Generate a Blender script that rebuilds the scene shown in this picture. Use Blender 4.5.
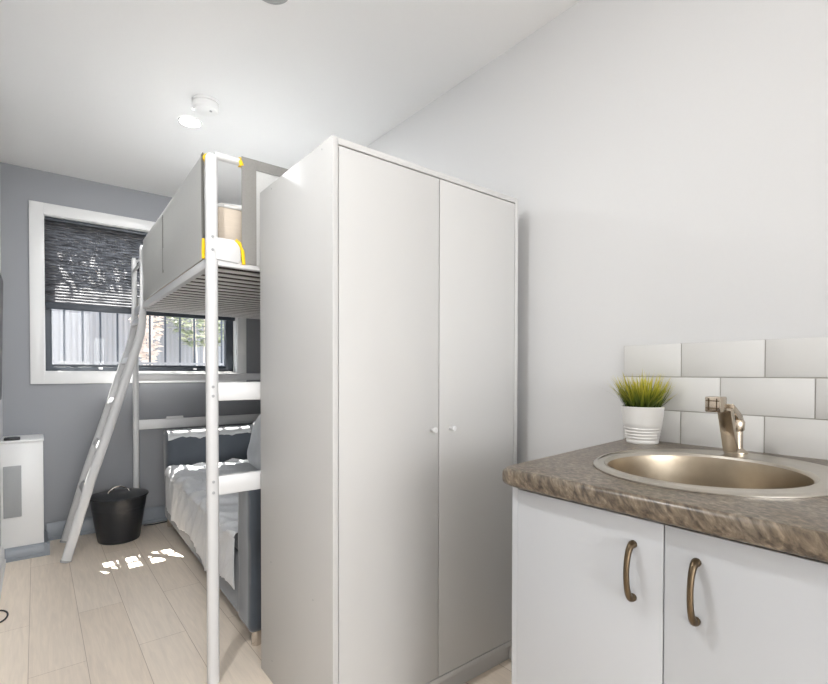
import bpy, bmesh, math, random
from mathutils import Vector, Matrix, noise
random.seed(7)
SC = bpy.context.scene
COL = SC.collection
PI = math.pi
for o in list(bpy.data.objects): bpy.data.objects.remove(o)

# ------------------------------------------------------------------ camera
cam_d = bpy.data.cameras.new('camera')
cam = bpy.data.objects.new('camera', cam_d); COL.objects.link(cam)
YAW, PITCH, ROLL = 0.665778, -0.014499, 0.001746
F = Vector((math.sin(YAW)*math.cos(PITCH), math.cos(YAW)*math.cos(PITCH), math.sin(PITCH)))
R = Vector((math.cos(YAW), -math.sin(YAW), 0)); U = R.cross(F)
cr, sr = math.cos(ROLL), math.sin(ROLL)
R2 = cr*R + sr*U; U2 = -sr*R + cr*U
m = Matrix((R2, U2, -F)).transposed().to_4x4(); m.translation = Vector((0, 0, 1.0993))
cam.matrix_world = m
cam_d.sensor_width = 36; cam_d.lens = 481.66/828*36
cam_d.shift_y = (380.14-342)/828
cam_d.clip_start = 0.03; cam_d.clip_end = 200
SC.camera = cam

# ------------------------------------------------------------------ world, sun, lights, exposure
W = bpy.data.worlds.new('sky'); SC.world = W; W.use_nodes = True
nt = W.node_tree; nt.nodes.clear()
wo = nt.nodes.new('ShaderNodeOutputWorld'); bg = nt.nodes.new('ShaderNodeBackground')
sky = nt.nodes.new('ShaderNodeTexSky'); sky.sky_type = 'HOSEK_WILKIE'; sky.turbidity = 3.5
sky.sun_direction = (-0.10, 0.495, 0.86)
hsv = nt.nodes.new('ShaderNodeHueSaturation'); hsv.inputs['Saturation'].default_value = 0.35
nt.links.new(sky.outputs[0], hsv.inputs['Color']); nt.links.new(hsv.outputs[0], bg.inputs[0])
bg.inputs[1].default_value = 24.0
nt.links.new(bg.outputs[0], wo.inputs[0])

def lamp(name, kind, loc, direction, energy, color=(1, 1, 1), **kw):
    d = bpy.data.lights.new(name, kind); d.energy = energy; d.color = color
    for k, v in kw.items(): setattr(d, k, v)
    o = bpy.data.objects.new(name, d); COL.objects.link(o); o.location = loc
    o.rotation_euler = Vector(direction).to_track_quat('-Z', 'Y').to_euler()
    return o
SUNDIR = Vector((0.12, -0.59, -1.0)).normalized()
lamp('sun', 'SUN', (-1, 6, 5), SUNDIR, 34.0, (1.0, 0.97, 0.92), angle=math.radians(0.27))
# added fill light behind the camera; the wall there has no opening
lamp('fill_light_behind', 'AREA', (0.08, -4.45, 1.25), (0.0, 1, 0.05), 150, (0.95, 0.972, 1.0), shape='RECTANGLE', size=2.7, size_y=2.3)
pt = lamp('window_portal', 'AREA', (0.667, 4.14, 1.6), (0, -1, 0), 1, shape='RECTANGLE', size=1.25, size_y=1.05); pt.data.cycles.is_portal = True
DOWNLIGHTS = [(0.641, 2.705, 15), (0.645, 1.612, 0), (0.68, 0.58, 0.3), (0.0, 1.12, 13)]  # the last one, over the passage, is an unseen lamp added for fill
SC.view_settings.view_transform = 'Standard'; SC.view_settings.look = 'None'
SC.view_settings.gamma = 1; SC.view_settings.use_curve_mapping = False
SC.view_settings.exposure = 0.04

# ------------------------------------------------------------------ materials
def s2l(c): c /= 255.0; return c/12.92 if c <= 0.04045 else ((c+0.055)/1.055)**2.4
def rgb(r, g, b): return (s2l(r), s2l(g), s2l(b), 1)
def new_mat(name):
    m = bpy.data.materials.new(name); m.use_nodes = True
    n = m.node_tree; b = n.nodes['Principled BSDF']; return m, n, b
def N(n, t, **kw):
    x = n.nodes.new(t)
    for k, v in kw.items():
        if k in x.inputs: x.inputs[k].default_value = v
        else: setattr(x, k, v)
    return x
def L(n, a, b): n.links.new(a, b)
def simple(name, col, rough=0.5, metal=0.0, bump=0.0, scale=40, spec=0.5, var=0.03, stretch=(1, 1, 1), sheen=0, coat=0):
    m, n, b = new_mat(name)
    b.inputs['Roughness'].default_value = rough; b.inputs['Metallic'].default_value = metal
    b.inputs['Specular IOR Level'].default_value = spec
    if sheen: b.inputs['Sheen Weight'].default_value = sheen
    if coat: b.inputs['Coat Weight'].default_value = coat
    tc = N(n, 'ShaderNodeTexCoord'); mp = N(n, 'ShaderNodeMapping'); mp.inputs['Scale'].default_value = stretch
    L(n, tc.outputs['Object'], mp.inputs[0])
    nz = N(n, 'ShaderNodeTexNoise', Scale=scale, Detail=4.0); L(n, mp.outputs[0], nz.inputs['Vector'])
    mx = N(n, 'ShaderNodeMix', data_type='RGBA'); L(n, nz.outputs['Fac'], mx.inputs[0])
    mx.inputs[6].default_value = tuple(max(0, c*(1-var)) for c in col[:3])+(1,)
    mx.inputs[7].default_value = tuple(min(1, c*(1+var)) for c in col[:3])+(1,)
    L(n, mx.outputs[2], b.inputs['Base Color'])
    if bump:
        bp = N(n, 'ShaderNodeBump', Strength=bump, Distance=0.002); L(n, nz.outputs['Fac'], bp.inputs['Height'])
        L(n, bp.outputs[0], b.inputs['Normal'])
    return m
M = {}
M['white_wall'] = simple('white_wall_paint', rgb(217, 217, 217), 0.55, bump=0.06, scale=120, var=0.01)
M['ceiling'] = simple('ceiling_paint', rgb(236, 236, 236), 0.8, bump=0.04, scale=90, var=0.01)
M['grey_wall'] = simple('blue_grey_wall_paint', rgb(150, 152, 156), 0.6, bump=0.06, scale=120, var=0.015)
M['grey_trim'] = simple('grey_skirting_paint', rgb(140, 146, 153), 0.35, var=0.02)
M['white_trim'] = simple('white_trim_paint', rgb(232, 232, 231), 0.3, var=0.01)
M['laminate'] = simple('white_wardrobe_foil', rgb(196, 195, 193), 0.5, var=0.008, scale=6)
M['cab_white'] = simple('white_cabinet_laminate', rgb(194, 196, 199), 0.32, var=0.008, scale=6)
M['bed_metal'] = simple('white_powder_coated_steel', rgb(214, 214, 214), 0.3, var=0.01)
M['slat'] = simple('white_painted_slat', rgb(238, 236, 233), 0.45, var=0.03, stretch=(1, 12, 12))
M['yellow'] = simple('yellow_plastic', rgb(250, 205, 20), 0.4, var=0.02)
M['steel'] = simple('brushed_steel', rgb(196, 190, 180), 0.28, metal=1.0, bump=0.05, scale=60, var=0.05, stretch=(1, 1, 1))
M['bowl_steel'] = simple('satin_bowl_steel', rgb(168, 156, 138), 0.33, metal=1.0, bump=0.08, scale=50, var=0.08)
M['nickel'] = simple('brushed_nickel', rgb(190, 178, 162), 0.25, metal=1.0, var=0.08, scale=30)
M['antique'] = simple('antique_bronze_metal', rgb(104, 90, 72), 0.36, metal=1.0, var=0.2, scale=25)
M['black'] = simple('black_plastic', rgb(22, 22, 24), 0.35, var=0.05)
M['dark_frame'] = simple('dark_aluminium', rgb(62, 68, 76), 0.4, var=0.03)
M['bin'] = simple('black_painted_steel', rgb(36, 38, 42), 0.33, var=0.06, scale=15)
M['velvet'] = simple('blue_grey_velvet', rgb(68, 75, 84), 0.7, bump=0.35, scale=9, var=0.22, sheen=0.5)
M['mattress'] = simple('beige_mattress_ticking', rgb(205, 192, 176), 0.9, bump=0.2, scale=30, var=0.08, stretch=(1, 1, 6))
M['underside'] = simple('brown_underside_shade', rgb(66, 54, 48), 0.95, var=0.1)  # dark brown stands for the shade under the mattress
M['bedding'] = simple('white_cotton', rgb(218, 218, 216), 0.85, bump=0.1, scale=30, var=0.02)
M['pot'] = simple('white_ceramic_glaze', rgb(232, 230, 226), 0.3, var=0.01)
M['soil'] = simple('dark_soil', rgb(40, 30, 22), 0.95, bump=0.8, scale=150, var=0.5)
M['grout'] = simple('grey_grout', rgb(176, 172, 165), 0.8, var=0.03)
M['tile'] = simple('white_glazed_tile', rgb(218, 217, 214), 0.12, bump=0.05, scale=7, var=0.01)
M['vent'] = simple('grey_panel_paint', rgb(165, 167, 168), 0.5, bump=0.3, scale=200, var=0.05)
M['ground'] = simple('pale_concrete', rgb(168, 165, 160), 0.9, bump=0.3, scale=20, var=0.15)
M['timber'] = simple('weathered_timber', rgb(120, 105, 90), 0.8, bump=0.3, scale=20, var=0.2, stretch=(1, 8, 8))
M['chrome'] = simple('chrome', rgb(215, 208, 200), 0.15, metal=1.0, var=0.02)
M['brick'] = simple('render_wall', rgb(190, 186, 180), 0.9, bump=0.3, scale=30, var=0.08)
M['edge_brown'] = simple('unfinished_board_edge', rgb(120, 98, 70), 0.8, var=0.1)

def plank_mat():
    m, n, b = new_mat('pale_oak_planks')
    tc = N(n, 'ShaderNodeTexCoord'); mp = N(n, 'ShaderNodeMapping')
    mp.inputs['Rotation'].default_value = (0, 0, PI/2); mp.inputs['Location'].default_value = (0, -0.065+0.175*20, 0)
    L(n, tc.outputs['Object'], mp.inputs[0])
    br = N(n, 'ShaderNodeTexBrick', Scale=1.0); br.offset = 0.37; br.offset_frequency = 2
    br.inputs['Brick Width'].default_value = 1.25; br.inputs['Row Height'].default_value = 0.175
    br.inputs['Mortar Size'].default_value = 0.0012; br.inputs['Mortar Smooth'].default_value = 0.3
    br.inputs['Color1'].default_value = rgb(250, 236, 219); br.inputs['Color2'].default_value = rgb(244, 228, 209)
    br.inputs['Mortar'].default_value = rgb(196, 176, 156); br.inputs['Bias'].default_value = 0.0
    L(n, mp.outputs[0], br.inputs['Vector'])
    mp2 = N(n, 'ShaderNodeMapping'); mp2.inputs['Scale'].default_value = (9, 0.8, 1); L(n, tc.outputs['Object'], mp2.inputs[0])
    nz = N(n, 'ShaderNodeTexNoise', Scale=5.0, Detail=8.0, Distortion=1.2); L(n, mp2.outputs[0], nz.inputs['Vector'])
    mp3 = N(n, 'ShaderNodeMapping'); mp3.inputs['Scale'].default_value = (60, 2.5, 1); L(n, tc.outputs['Object'], mp3.inputs[0])
    nz2 = N(n, 'ShaderNodeTexNoise', Scale=4.0, Detail=6.0); L(n, mp3.outputs[0], nz2.inputs['Vector'])
    r1 = N(n, 'ShaderNodeMapRange'); r1.inputs['From Min'].default_value = 0.3; r1.inputs['From Max'].default_value = 0.7
    r1.inputs['To Min'].default_value = 0.92; r1.inputs['To Max'].default_value = 1.03; L(n, nz.outputs['Fac'], r1.inputs[0])
    r2 = N(n, 'ShaderNodeMapRange'); r2.inputs['From Min'].default_value = 0.3; r2.inputs['From Max'].default_value = 0.7
    r2.inputs['To Min'].default_value = 0.97; r2.inputs['To Max'].default_value = 1.02; L(n, nz2.outputs['Fac'], r2.inputs[0])
    mu = N(n, 'ShaderNodeMath', operation='MULTIPLY'); L(n, r1.outputs[0], mu.inputs[0]); L(n, r2.outputs[0], mu.inputs[1])
    vm = N(n, 'ShaderNodeVectorMath', operation='SCALE'); L(n, br.outputs['Color'], vm.inputs[0]); L(n, mu.outputs[0], vm.inputs['Scale'])
    L(n, vm.outputs[0], b.inputs['Base Color'])
    b.inputs['Roughness'].default_value = 0.42
    bp = N(n, 'ShaderNodeBump', Strength=0.15, Distance=0.002); L(n, nz2.outputs['Fac'], bp.inputs['Height']); L(n, bp.outputs[0], b.inputs['Normal'])
    return m
M['floor'] = plank_mat()

def worktop_mat():
    m, n, b = new_mat('brown_grey_stone_laminate')
    tc = N(n, 'ShaderNodeTexCoord')
    d = Vector((-0.55, -0.75, -0.95)).normalized(); e1 = d.cross(Vector((0, 0, 1))).normalized(); e2 = d.cross(e1)
    cmb = N(n, 'ShaderNodeCombineXYZ')
    for k, (ax, sc) in enumerate(((d, 18), (e1, 105), (e2, 105))):
        dp = N(n, 'ShaderNodeVectorMath', operation='DOT_PRODUCT'); L(n, tc.outputs['Object'], dp.inputs[0]); dp.inputs[1].default_value = ax*sc
        L(n, dp.outputs['Value'], cmb.inputs[k])
    nz = N(n, 'ShaderNodeTexNoise', Scale=1.0, Detail=7.0, Roughness=0.6, Distortion=0.35); L(n, cmb.outputs[0], nz.inputs['Vector'])
    cr = N(n, 'ShaderNodeValToRGB'); L(n, nz.outputs['Fac'], cr.inputs[0])
    e = cr.color_ramp.elements; e[0].position = 0.30; e[0].color = rgb(54, 47, 40); e[1].position = 0.72; e[1].color = rgb(164, 150, 132)
    x = e.new(0.45); x.color = rgb(98, 87, 74); x = e.new(0.57); x.color = rgb(126, 114, 99)
    nz2 = N(n, 'ShaderNodeTexNoise', Scale=9.0, Detail=3.0); L(n, tc.outputs['Object'], nz2.inputs['Vector'])
    mx = N(n, 'ShaderNodeMix', data_type='RGBA', blend_type='MULTIPLY'); mx.inputs[0].default_value = 0.6
    cr2 = N(n, 'ShaderNodeValToRGB'); L(n, nz2.outputs['Fac'], cr2.inputs[0])
    cr2.color_ramp.elements[0].position = 0.35; cr2.color_ramp.elements[0].color = rgb(205, 188, 160)
    cr2.color_ramp.elements[1].position = 0.62; cr2.color_ramp.elements[1].color = (1, 1, 1, 1)
    L(n, cr.outputs[0], mx.inputs[6]); L(n, cr2.outputs[0], mx.inputs[7]); L(n, mx.outputs[2], b.inputs['Base Color'])
    b.inputs['Roughness'].default_value = 0.3
    bp = N(n, 'ShaderNodeBump', Strength=0.12, Distance=0.002); L(n, nz.outputs['Fac'], bp.inputs['Height']); L(n, bp.outputs[0], b.inputs['Normal'])
    return m
M['worktop'] = worktop_mat()

def glass_mat():
    m = bpy.data.materials.new('clear_glass'); m.use_nodes = True; n = m.node_tree; n.nodes.clear()
    o = N(n, 'ShaderNodeOutputMaterial'); t = N(n, 'ShaderNodeBsdfTransparent'); g = N(n, 'ShaderNodeBsdfGlossy', Roughness=0.02)
    lw = N(n, 'ShaderNodeLayerWeight', Blend=0.5); pw = N(n, 'ShaderNodeMath', operation='POWER'); L(n, lw.outputs['Facing'], pw.inputs[0]); pw.inputs[1].default_value = 4.0
    fr = N(n, 'ShaderNodeMath', operation='MULTIPLY_ADD'); L(n, pw.outputs[0], fr.inputs[0]); fr.inputs[1].default_value = 0.6; fr.inputs[2].default_value = 0.012; mx = N(n, 'ShaderNodeMixShader')
    L(n, fr.outputs[0], mx.inputs[0]); L(n, t.outputs[0], mx.inputs[1]); L(n, g.outputs[0], mx.inputs[2]); L(n, mx.outputs[0], o.inputs[0])
    return m
M['glass'] = glass_mat()

def fabric_mat(name, col, trans=0.35, transcol=None, open_=0.0):
    m = bpy.data.materials.new(name); m.use_nodes = True; n = m.node_tree; n.nodes.clear()
    o = N(n, 'ShaderNodeOutputMaterial'); d = N(n, 'ShaderNodeBsdfDiffuse'); t = N(n, 'ShaderNodeBsdfTranslucent')
    tc = N(n, 'ShaderNodeTexCoord'); nz = N(n, 'ShaderNodeTexNoise', Scale=180.0, Detail=2.0); L(n, tc.outputs['Object'], nz.inputs['Vector'])
    mc = N(n, 'ShaderNodeMix', data_type='RGBA'); L(n, nz.outputs['Fac'], mc.inputs[0])
    mc.inputs[6].default_value = tuple(c*0.9 for c in col[:3])+(1,); mc.inputs[7].default_value = tuple(min(1, c*1.08) for c in col[:3])+(1,)
    L(n, mc.outputs[2], d.inputs[0]); t.inputs[0].default_value = transcol or col
    mx = N(n, 'ShaderNodeMixShader'); mx.inputs[0].default_value = trans
    L(n, d.outputs[0], mx.inputs[1]); L(n, t.outputs[0], mx.inputs[2])
    if open_:
        tr = N(n, 'ShaderNodeBsdfTransparent'); m2 = N(n, 'ShaderNodeMixShader'); m2.inputs[0].default_value = open_
        L(n, mx.outputs[0], m2.inputs[1]); L(n, tr.outputs[0], m2.inputs[2]); L(n, m2.outputs[0], o.inputs[0])
    else: L(n, mx.outputs[0], o.inputs[0])
    return m
M['guard'] = fabric_mat('grey_guard_fabric', rgb(222, 222, 220), 0.35, open_=0.05)
M['hem'] = fabric_mat('grey_fabric_hem', rgb(158, 156, 152), 0.2)

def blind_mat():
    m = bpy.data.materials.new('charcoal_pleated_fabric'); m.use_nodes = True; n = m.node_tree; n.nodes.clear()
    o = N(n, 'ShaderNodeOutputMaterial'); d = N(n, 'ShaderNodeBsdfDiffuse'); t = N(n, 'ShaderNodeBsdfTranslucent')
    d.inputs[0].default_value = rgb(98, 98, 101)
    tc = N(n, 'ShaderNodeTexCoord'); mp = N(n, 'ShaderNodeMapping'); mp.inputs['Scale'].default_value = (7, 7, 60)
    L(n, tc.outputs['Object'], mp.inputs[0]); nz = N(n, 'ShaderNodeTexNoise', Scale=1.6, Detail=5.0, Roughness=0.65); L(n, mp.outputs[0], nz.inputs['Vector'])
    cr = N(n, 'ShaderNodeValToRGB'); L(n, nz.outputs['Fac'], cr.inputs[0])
    e = cr.color_ramp.elements; e[0].position = 0.36; e[0].color = (0.03, 0.03, 0.031, 1); e[1].position = 0.70; e[1].color = (0.62, 0.62, 0.63, 1)  # streaks in the translucent colour imitate dappled sun behind the fabric
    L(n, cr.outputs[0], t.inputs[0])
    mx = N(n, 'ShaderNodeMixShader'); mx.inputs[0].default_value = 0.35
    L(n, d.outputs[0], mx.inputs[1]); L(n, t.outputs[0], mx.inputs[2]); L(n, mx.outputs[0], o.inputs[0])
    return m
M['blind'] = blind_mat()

def grass_mat():
    m, n, b = new_mat('green_grass_blade')
    at = N(n, 'ShaderNodeAttribute'); at.attribute_name = 'tone'
    cr = N(n, 'ShaderNodeValToRGB'); L(n, at.outputs['Fac'], cr.inputs[0])
    e = cr.color_ramp.elements; e[0].color = rgb(30, 48, 12); e[1].color = rgb(205, 190, 70)
    x = e.new(0.45); x.color = rgb(96, 112, 28); x = e.new(0.75); x.color = rgb(168, 165, 48)
    L(n, cr.outputs[0], b.inputs['Base Color']); b.inputs['Roughness'].default_value = 0.5
    return m
M['grass'] = grass_mat()
def leaf_mat(name, a, c):
    m, n, b = new_mat(name); oi = N(n, 'ShaderNodeTexCoord'); nz = N(n, 'ShaderNodeTexNoise', Scale=14.0, Detail=3.0); L(n, oi.outputs['Object'], nz.inputs['Vector'])
    cr = N(n, 'ShaderNodeValToRGB'); cr.color_ramp.elements[0].position = .35; cr.color_ramp.elements[1].position = .65
    cr.color_ramp.elements[0].color = a; cr.color_ramp.elements[1].color = c
    L(n, nz.outputs['Fac'], cr.inputs[0]); L(n, cr.outputs[0], b.inputs['Base Color']); b.inputs['Roughness'].default_value = 0.6
    return m
M['leaf'] = leaf_mat('pale_green_leaves', rgb(140, 152, 128), rgb(214, 216, 186))
M['leaf_dry'] = leaf_mat('pinkish_tan_leaves', rgb(238, 222, 210), rgb(246, 236, 228))
def fence_mat():
    m, n, b = new_mat('pale_fence_paint'); tc = N(n, 'ShaderNodeTexCoord')
    wv = N(n, 'ShaderNodeTexWave', Scale=7.0); wv.bands_direction = 'X'; L(n, tc.outputs['Object'], wv.inputs['Vector'])
    mx = N(n, 'ShaderNodeMix', data_type='RGBA'); L(n, wv.outputs['Fac'], mx.inputs[0])
    mx.inputs[6].default_value = rgb(140, 140, 142); mx.inputs[7].default_value = rgb(148, 148, 150); L(n, mx.outputs[2], b.inputs['Base Color'])
    b.inputs['Roughness'].default_value = 0.6; return m
M['fence'] = fence_mat()
def sheet_mat():
    m, n, b = new_mat('silky_grey_cover')
    tc = N(n, 'ShaderNodeTexCoord'); nz = N(n, 'ShaderNodeTexNoise', Scale=200.0, Detail=2.0); L(n, tc.outputs['Object'], nz.inputs['Vector'])
    mx = N(n, 'ShaderNodeMix', data_type='RGBA'); L(n, nz.outputs['Fac'], mx.inputs[0])
    mx.inputs[6].default_value = rgb(196, 198, 201); mx.inputs[7].default_value = rgb(214, 216, 218)
    L(n, mx.outputs[2], b.inputs['Base Color']); b.inputs['Roughness'].default_value = 0.42; b.inputs['Sheen Weight'].default_value = 0.3
    return m
M['sheet'] = sheet_mat()
def emis(name, c, s):
    m, n, b = new_mat(name); b.inputs['Base Color'].default_value = c; b.inputs['Emission Color'].default_value = c; b.inputs['Emission Strength'].default_value = s
    return m
M['lens'] = emis('lit_diffuser', (1, 0.99, 0.97, 1), 14.0)

# ------------------------------------------------------------------ mesh helpers
def bm_new(): return bmesh.new()
def add_box(bm, x0, x1, y0, y1, z0, z1, bev=0.0, seg=2):
    t = bmesh.new(); bmesh.ops.create_cube(t, size=1)
    for v in t.verts: v.co = Vector(((x0+x1)/2+v.co.x*(x1-x0), (y0+y1)/2+v.co.y*(y1-y0), (z0+z1)/2+v.co.z*(z1-z0)))
    if bev: bmesh.ops.bevel(t, geom=t.edges[:], offset=bev, segments=seg, affect='EDGES', profile=0.5)
    merge(bm, t)
def merge(bm, t, mat=None):
    if mat: bmesh.ops.transform(t, matrix=mat, verts=t.verts[:])
    me = bpy.data.meshes.new('tmp'); t.to_mesh(me); t.free(); bm.from_mesh(me); bpy.data.meshes.remove(me)
def add_tube(bm, pts, rx, ry=None, n=14, caps=True, up=None, square=0):
    """sweep an (elliptic) section along pts; rx across, ry along 'up'"""
    ry = ry or rx; pts = [Vector(p) for p in pts]; rings = []
    for i, p in enumerate(pts):
        d = (pts[min(i+1, len(pts)-1)]-pts[max(i-1, 0)]).normalized()
        u = Vector(up) if up else (Vector((0, 0, 1)) if abs(d.z) < 0.9 else Vector((0, 1, 0)))
        s = d.cross(u).normalized(); u2 = s.cross(d).normalized()
        ax, ay = (rx[i] if isinstance(rx, (list, tuple)) else rx), (ry[i] if isinstance(ry, (list, tuple)) else ry)
        ring = []
        for k in range(n):
            a = 2*PI*k/n; c, q = math.cos(a), math.sin(a)
            if square:
                c = math.copysign(abs(c)**square, c); q = math.copysign(abs(q)**square, q)
            ring.append(bm.verts.new(p+s*c*ax+u2*q*ay))
        rings.append(ring)
    for a, b in zip(rings, rings[1:]):
        for k in range(n): bm.faces.new((a[k], a[(k+1) % n], b[(k+1) % n], b[k]))
    if caps: bm.faces.new(rings[0][::-1]); bm.faces.new(rings[-1])
def add_lathe(bm, prof, c, n=40, close_bottom=True, close_top=False, ax=1, ay=1):
    rings = []
    for r, z in prof: rings.append([bm.verts.new((c[0]+r*ax*math.cos(2*PI*k/n), c[1]+r*ay*math.sin(2*PI*k/n), c[2]+z)) for k in range(n)])
    for a, b in zip(rings, rings[1:]):
        for k in range(n): bm.faces.new((a[k], a[(k+1) % n], b[(k+1) % n], b[k]))
    if close_bottom: bm.faces.new(rings[0][::-1])
    if close_top: bm.faces.new(rings[-1])
def add_prism(bm, poly, axis, a, b, bev=0):
    """poly: list of 2D points in the plane normal to axis"""
    def P(p, t): return {'x': (t, p[0], p[1]), 'y': (p[0], t, p[1]), 'z': (p[0], p[1], t)}[axis]
    t = bmesh.new(); A = [t.verts.new(P(p, a)) for p in poly]; B = [t.verts.new(P(p, b)) for p in poly]; k = len(poly)
    t.faces.new(A); t.faces.new(B[::-1])
    for i in range(k): t.faces.new((A[i], B[i], B[(i+1) % k], A[(i+1) % k]))
    bmesh.ops.recalc_face_normals(t, faces=t.faces[:])
    if bev: bmesh.ops.bevel(t, geom=t.edges[:], offset=bev, segments=2, affect='EDGES', profile=0.5)
    merge(bm, t)
def root_of(o):
    while o.parent: o = o.parent
    return o
def obj(name, bm, mat, parent=None, smooth=True, recalc=True):
    if recalc: bmesh.ops.recalc_face_normals(bm, faces=bm.faces[:])
    me = bpy.data.meshes.new(name)
    vs = [v.co for v in bm.verts]
    if parent: off = Vector(root_of(parent).location)
    else:
        mn = [min(v[i] for v in vs) for i in range(3)]; mx = [max(v[i] for v in vs) for i in range(3)]
        off = Vector(((mn[0]+mx[0])/2, (mn[1]+mx[1])/2, mn[2]))
    bmesh.ops.translate(bm, verts=bm.verts[:], vec=-off)
    bm.to_mesh(me); bm.free(); me.materials.append(mat)
    if smooth:
        me.polygons.foreach_set('use_smooth', [True]*len(me.polygons)); me.set_sharp_from_angle(angle=math.radians(35))
    o = bpy.data.objects.new(name, me); COL.objects.link(o)
    if parent: o.parent = parent
    else: o.location = off
    return o
def thing(name, label, cat, loc, group=None):
    o = bpy.data.objects.new(name, None); COL.objects.link(o); o.location = loc; o.empty_display_size = 0.05
    return tag(o, label, cat, group)
def tag(o, label, cat, group=None):
    o['label'] = label; o['category'] = cat
    if group: o['group'] = group
    return o
def struct(name, bm, mat, parent=None, label=None):
    o = obj(name, bm, mat, parent)
    if not parent: o['kind'] = 'structure'
    if label: o['label'] = label
    return o
def box_obj(name, mat, parent, *a, bev=0.0, **k):
    bm = bm_new(); add_box(bm, *a, bev=bev); return obj(name, bm, mat, parent, **k)

# ------------------------------------------------------------------ room shell
XL, XR, YW, YN, ZC = -0.165, 1.51, 3.955, -4.60, 2.405
XJ, YJ = -1.35, 1.35           # the room widens to the left near the camera
bm = bm_new(); add_box(bm, XJ-0.1, XR+0.1, YN-0.1, YW+0.15, -0.06, 0.0); struct('floor', bm, M['floor'])
bm = bm_new(); add_box(bm, XJ-0.1, XR+0.1, YN-0.1, YW+0.15, ZC, ZC+0.08); struct('ceiling', bm, M['ceiling'])
bm = bm_new(); add_box(bm, XR, XR+0.1, YN-0.1, YW+0.15, 0, ZC); struct('wall_right', bm, M['white_wall'])
bm = bm_new(); add_box(bm, XL-0.1, XL, YJ, YW, 0, ZC); struct('wall_left', bm, M['white_wall'])
bm = bm_new(); add_box(bm, XJ, XL-0.1, YJ, YJ+0.1, 0, ZC); struct('wall_left_return', bm, M['white_wall'])
bm = bm_new(); add_box(bm, XJ-0.1, XJ, YN-0.1, YJ+0.1, 0, ZC); struct('wall_left_near', bm, M['white_wall'])
bm = bm_new(); add_box(bm, XJ, XR, YN-0.1, YN, 0, ZC); struct('wall_near', bm, M['white_wall'])
WX0, WX1, WZ0, WZ1 = 0.046, 1.282, 1.098, 2.125
YO = YW+0.17
bm = bm_new()
add_box(bm, XL-0.1, WX0, YW, YO, 0, ZC); add_box(bm, WX1, XR, YW, YO, 0, ZC)
add_box(bm, WX0, WX1, YW, YO, 0, WZ0); add_box(bm, WX0, WX1, YW, YO, WZ1, ZC)
struct('wall_far', bm, M['grey_wall'])
# skirting boards
def skirt(h=0.10, t=0.016): return [(0, 0), (t+0.006, 0), (t+0.006, h*0.18), (t, h*0.24), (t, h*0.78), (t-0.004, h*0.86), (0.006, h), (0, h)]
bm = bm_new(); add_prism(bm, [(YW-a, z) for a, z in skirt(0.112)], 'x', 0.05, XR); struct('baseboard_far', bm, M['grey_trim'])
bm = bm_new(); add_prism(bm, [(XR-a, z) for a, z in skirt()], 'y', 0.73, YW-0.024); struct('baseboard_right', bm, M['white_trim'])
bm = bm_new(); add_prism(bm, [(XL+a, z) for a, z in skirt()], 'y', YJ, 3.63); struct('baseboard_left', bm, M['white_trim'])
# window: casing (trim_3), reveal lining and sill, frame, glass
bm = bm_new(); cw = 0.073
def casing(bm, x0, x1, z0, z1, w, y0, y1):
    add_box(bm, x0-w, x0, y0, y1, z0-w, z1+w, bev=0.002); add_box(bm, x1, x1+w, y0, y1, z0-w, z1+w, bev=0.002)
    add_box(bm, x0, x1, y0, y1, z1, z1+w, bev=0.002); add_box(bm, x0, x1, y0, y1, z0-w, z0, bev=0.002)
casing(bm, WX0, WX1, WZ0, WZ1, cw, YW-0.014, YW+0.001)
struct('trim_3', bm, M['white_trim'])
win = bpy.data.objects.new('window_1', None); COL.objects.link(win); win.location = (0.667, 4.05, WZ0); win['kind'] = 'structure'
bm = bm_new(); e = 0.012
add_box(bm, WX0-0.002, WX0+e*0.4, YW, YO, WZ0, WZ1); add_box(bm, WX1-e*0.4, WX1+0.002, YW, YO, WZ0, WZ1)
add_box(bm, WX0, WX1, YW, YO, WZ1-e*0.4, WZ1+0.002); add_box(bm, WX0, WX1, YW, YO, WZ0-0.002, WZ0+e, bev=0.003)
struct('window_reveal', bm, M['white_trim'], win)
bm = bm_new(); fx0, fx1, fz0, fz1 = WX0+0.005, WX1-0.028, WZ0+0.012, WZ1-0.005; fw = 0.036
ya, yb = 4.03, 4.085
add_box(bm, fx0-0.002, fx0+fw, ya, yb, fz0, fz1, bev=0.003); add_box(bm, fx1-fw, fx1+0.024, ya, yb, fz0, fz1, bev=0.003)
add_box(bm, fx0+fw, fx1-fw, ya, yb, fz1-fw, fz1, bev=0.003); add_box(bm, fx0+fw, fx1-fw, ya, yb, fz0, fz0+0.028, bev=0.003)
add_box(bm, fx0+fw, fx1-fw, ya+0.015, yb-0.01, fz0+0.028, fz0+0.046, bev=0.002)
struct('window_frame', bm, M['dark_frame'], win)
bm = bm_new(); add_box(bm, fx0+fw-.004, fx1-fw+.004, ya+0.025, ya+0.03, fz0+0.03, fz1-fw+.004); struct('window_pane', bm, M['glass'], win)
for x in (0.36, 0.98):
    bm = bm_new(); add_box(bm, x-0.012, x+0.012, ya-0.014, ya+0.002, fz0+0.012, fz0+0.026, bev=0.003)
    struct('window_latch', bm, M['white_trim'], win, 'small white window latch')

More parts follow.
